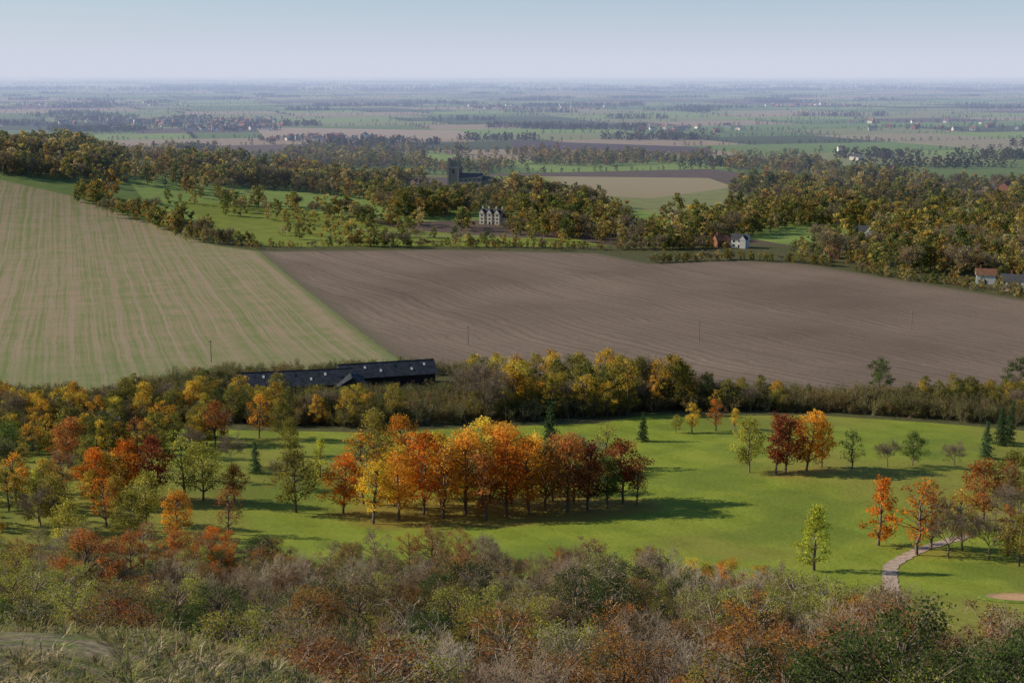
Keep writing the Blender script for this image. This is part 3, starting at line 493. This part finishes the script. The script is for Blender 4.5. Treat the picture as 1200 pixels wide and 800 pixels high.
def hmesh(name,w,d_,h,rh,wm,rm):
    x,y=w/2,d_/2; v=[(-x,-y,-1),(x,-y,-1),(x,y,-1),(-x,y,-1),(-x,-y,h),(x,-y,h),(x,y,h),(-x,y,h),(-x,0,h+rh),(x,0,h+rh),(-x-.3,-y-.4,h-.2),(x+.3,-y-.4,h-.2),(-x-.3,0,h+rh+.1),(x+.3,0,h+rh+.1),(x+.3,y+.4,h-.2),(-x-.3,y+.4,h-.2)]
    cx1=x*.6; b=len(v); v+=[(cx1-.5,-.5,h),(cx1+.5,-.5,h),(cx1+.5,.5,h),(cx1-.5,.5,h),(cx1-.5,-.5,h+rh+1.4),(cx1+.5,-.5,h+rh+1.4),(cx1+.5,.5,h+rh+1.4),(cx1-.5,.5,h+rh+1.4)]
    f=[(0,1,5,4),(1,2,6,5),(2,3,7,6),(3,0,4,7),(4,8,7),(5,6,9),(10,11,13,12),(12,13,14,15)]; k0=len(f); f+=[(b,b+1,b+5,b+4),(b+1,b+2,b+6,b+5),(b+2,b+3,b+7,b+6),(b+3,b,b+4,b+7),(b+4,b+5,b+6,b+7)]
    ng=len(f)
    for i in range(3):
        for z_ in (1.,3.6):
            b=len(v); xc=-x+(i+.5)*2*x/3; v+=[(xc-.6,-y-.05,z_),(xc+.6,-y-.05,z_),(xc+.6,-y-.05,z_+1.2),(xc-.6,-y-.05,z_+1.2)]; f.append((b,b+1,b+2,b+3))
    me=bpy.data.meshes.new(name); me.from_pydata(v,[],f)
    for m_ in(wm,rm,glass): me.materials.append(m_)
    for i,p in enumerate(me.polygons): p.material_index=1 if i in(6,7) else(2 if i>=ng else 0)
    return me
rtile=plain("red_roof_tile",(.27,.125,.075),var=.2)
vh=stock("village_house",[hmesh("h",11,7,5,3.4,white,rtile),hmesh("h",13,8,5.3,3.6,brick,rtile),hmesh("h",15,8,5,3.2,cream,slate),hmesh("h",10,7,5,3.4,brick,rtile)])
px,py=[],[]
for cx_,cy,rx,ry,nn in((-800,3300,240,260,85),(-620,3000,140,160,42),(-290,2450,120,90,26),(330,2900,160,200,16),(900,3100,200,250,16),(560,2000,130,150,4),(330,1000,70,120,4),(470,1250,90,120,5),(1000,5000,200,200,20),(-1500,5200,300,300,30),(100,4800,250,300,30)):
    px.append(cx_+R.uniform(-rx,rx,nn)); py.append(cy+R.uniform(-ry,ry,nn))
px=np.concatenate(px);py=np.concatenate(py); scatter("distant_village",px,py,R.uniform(.8,1.2,len(px)),vh)
vx=np.repeat(px,6)+R.normal(size=len(px)*6)*20; vy=np.repeat(py,6)+R.normal(size=len(px)*6)*20+4; scatter("village_garden_trees",vx,vy,R.uniform(4,9,len(vx))/9.8,dist_)
def barn(name,x,y,rz,L,W,h,rh,n_):
    e=empty(name,x,y,rz); box("walls",e,(0,0,h/2-.5),(L,W,h+1),dark); gable("roof",e,(0,0,h),L,W,rh,bslate,ov=.8,wall=dark); a=math.atan2(rh,W/2+.8)
    box("ridge_tiles",e,(0,0,h+rh),(L+1.4,.3,.16),dark)
    for i in range(n_):
        j=i%2
        xx_=-L/2+(i+.5)*L/n_+R.uniform(-.6,.6); yy_=-(W/2)*(.66-.3*j); z_=h+rh*(1-(-yy_)/(W/2+.8)); o=box("rooflight_%d"%i,e,(xx_,yy_,z_+.05),(.6,1.1,.08),white if i%3 else glass); o.rotation_euler=(a,0,0)
    for i in range(n_): box("stable_door_%d"%i,e,(-L/2+(i+.5)*L/n_,-W/2-.04,1.1),(1.3,.12,2.2),brick)
barn("stable_barn",-63,404,.22,32,10,3.4,3.6,7); barn("stable_barn",-38,421,.30,28,10,3.8,3.4,6); barn("stable_barn",-47,405,1.75,12,7,3.4,2.6,2)
for x,y,h in((-16,508,7),(69,515,7.5),(156,547,7),(-101,468,7.5)):
    e=empty("telegraph_pole",x,y,.3); segs=[(0,0,-1,0,0,h*.5,.18,.16),(0,0,h*.5,0,0,h,.16,.13)]; V_,F=tubes(segs,8); me=mkmesh("pole",V_,F,4); me.materials.append(barkg); o=link(bpy.data.objects.new("pole",me)); o.parent=e
    box("crossarm",e,(0,-.15,h-.5),(1.8,.12,.12),barkg)
    for i in range(4): box("insulator_%d"%i,e,(-.75+i*.5,-.15,h-.36),(.08,.08,.16),white)
def strip(name,P,w,mat,dz=.07):
    P_=[np.array(p,float) for p in P]; pts=[]
    for a,b in zip(P_[:-1],P_[1:]):
        for t in np.linspace(0,1,8,endpoint=False): pts.append(a+(b-a)*t)
    pts.append(P_[-1]); pts=np.array(pts); 
    for _ in range(6): pts[1:-1]=(pts[:-2]+pts[1:-1]*2+pts[2:])/4
    tg=np.gradient(pts,axis=0); tg/=np.linalg.norm(tg,axis=1,keepdims=True); nr=np.stack([tg[:,1],-tg[:,0]],-1); co=[];K=5
    for i in range(len(pts)):
        ww=w*(1+.12*math.sin(i*1.7)+.08*math.sin(i*4.1))
        for j in range(K):
            c=pts[i]+nr[i]*ww*(j/(K-1)-.5); co.append((c[0],c[1],float(H(c[0],c[1]))+dz))
    F=[(i*K+j,i*K+j+1,(i+1)*K+j+1,(i+1)*K+j) for i in range(len(pts)-1) for j in range(K-1)]
    me=bpy.data.meshes.new(name); me.from_pydata(co,[],F); me.materials.append(mat); return link(bpy.data.objects.new(name,me))
strip("path",[(54,190),(56,200),(58,208),(60,215),(64.5,222),(69,228),(80,238)],2.3,plain("gravel_path",(.46,.34,.25),var=.25,scale=1.2))
strip("park_drive",[(-120,985),(-90,940),(-40,925),(10,935)],3,plain("gravel_drive",(.30,.27,.2),var=.15))
sand=plain("bunker_sand",(.55,.33,.17),var=.12,scale=2)
co=[];F=[];nr_=28
for k_,(rr,dz) in enumerate(((0,-.0),(.5,.0),(.85,.06),(1,.22),(1.12,.12),(1.2,-.05))):
    for j in range(nr_):
        a=2*math.pi*j/nr_; w_=1+.18*math.sin(2*a+1)+.1*math.sin(3*a); x=72.5+5*rr*w_*math.cos(a); y=190+3.4*rr*w_*math.sin(a); co.append((x,y,float(H(x,y))+.1+dz))
for k_ in range(5):
    for j in range(nr_): F.append((k_*nr_+j,k_*nr_+(j+1)%nr_,(k_+1)*nr_+(j+1)%nr_,(k_+1)*nr_+j))
me=bpy.data.meshes.new("sand_bunker"); me.from_pydata(co,[],F); me.materials.append(sand); me.materials.append(plain("bunker_turf",(.16,.21,.03)))
for i,p in enumerate(me.polygons): p.material_index=1 if i>=3*nr_ else 0
link(bpy.data.objects.new("sand_bunker",me))
# ------------------------------------------------------------------ camera, light, sky, haze
cam=bpy.data.cameras.new("camera"); cam.lens=50; cam.sensor_width=36; cam.clip_end=200000; cam.clip_start=.1
co_=bpy.data.objects.new("camera",cam); link(co_); co_.location=(0,0,115); co_.rotation_euler=(math.radians(90-10.7),0,0); sc.camera=co_
sd=Vector((-0.985,0.17,0)).normalized(); el=math.radians(26); sv=Vector((sd.x*math.cos(el),sd.y*math.cos(el),math.sin(el)))
sl=bpy.data.lights.new("sun",'SUN'); sl.energy=5.; sl.angle=math.radians(.5); sl.color=(1,.91,.74)
so=link(bpy.data.objects.new("sun",sl)); so.rotation_euler=sv.to_track_quat('Z','Y').to_euler(); so.location=(-200,100,300)
w=bpy.data.worlds.new("World"); sc.world=w; w.use_nodes=True; wn=w.node_tree
sky=wn.nodes.new("ShaderNodeTexSky"); sky.sky_type='NISHITA'; sky.sun_disc=False; sky.sun_elevation=el; sky.sun_rotation=math.atan2(sv.x,sv.y); sky.dust_density=.2; sky.ozone_density=6; sky.air_density=1.0
wn.links.new(sky.outputs[0],wn.nodes["Background"].inputs[0]); wn.nodes["Background"].inputs[1].default_value=.105
me=bpy.data.meshes.new("haze"); hx,h0,h1,hz0,hz1=39000,1060,79000,-50,480
me.from_pydata([(-hx,h0,hz0),(hx,h0,hz0),(hx,h1,hz0),(-hx,h1,hz0),(-hx,h0,hz1),(hx,h0,hz1),(hx,h1,hz1),(-hx,h1,hz1)],[],[(0,3,2,1),(4,5,6,7),(0,1,5,4),(1,2,6,5),(2,3,7,6),(3,0,4,7)])
hm=bpy.data.materials.new("haze"); hm.use_nodes=True; t=hm.node_tree; t.nodes.remove(t.nodes["Principled BSDF"])
ab=t.nodes.new("ShaderNodeVolumeAbsorption"); em=t.nodes.new("ShaderNodeEmission"); ad=t.nodes.new("ShaderNodeAddShader")
sig=np.array([1/11500,1/9700,1/7000]); L=np.array([.62,.66,.77]); dd=sig.max()/0.9; ab.inputs[0].default_value=(*[float(1-s/dd) for s in sig],1); ab.inputs[1].default_value=float(dd)
e=sig*L; k=e.max(); em.inputs[0].default_value=(*[float(v/k) for v in e],1); em.inputs[1].default_value=float(k)  # haze box glows by itself: emission stands in for scattered airlight
t.links.new(ab.outputs[0],ad.inputs[0]); t.links.new(em.outputs[0],ad.inputs[1]); t.links.new(ad.outputs[0],t.nodes["Material Output"].inputs["Volume"])
me.materials.append(hm); link(bpy.data.objects.new("haze",me))
sc.view_settings.view_transform='Standard'; sc.view_settings.look='None'; sc.view_settings.exposure=0
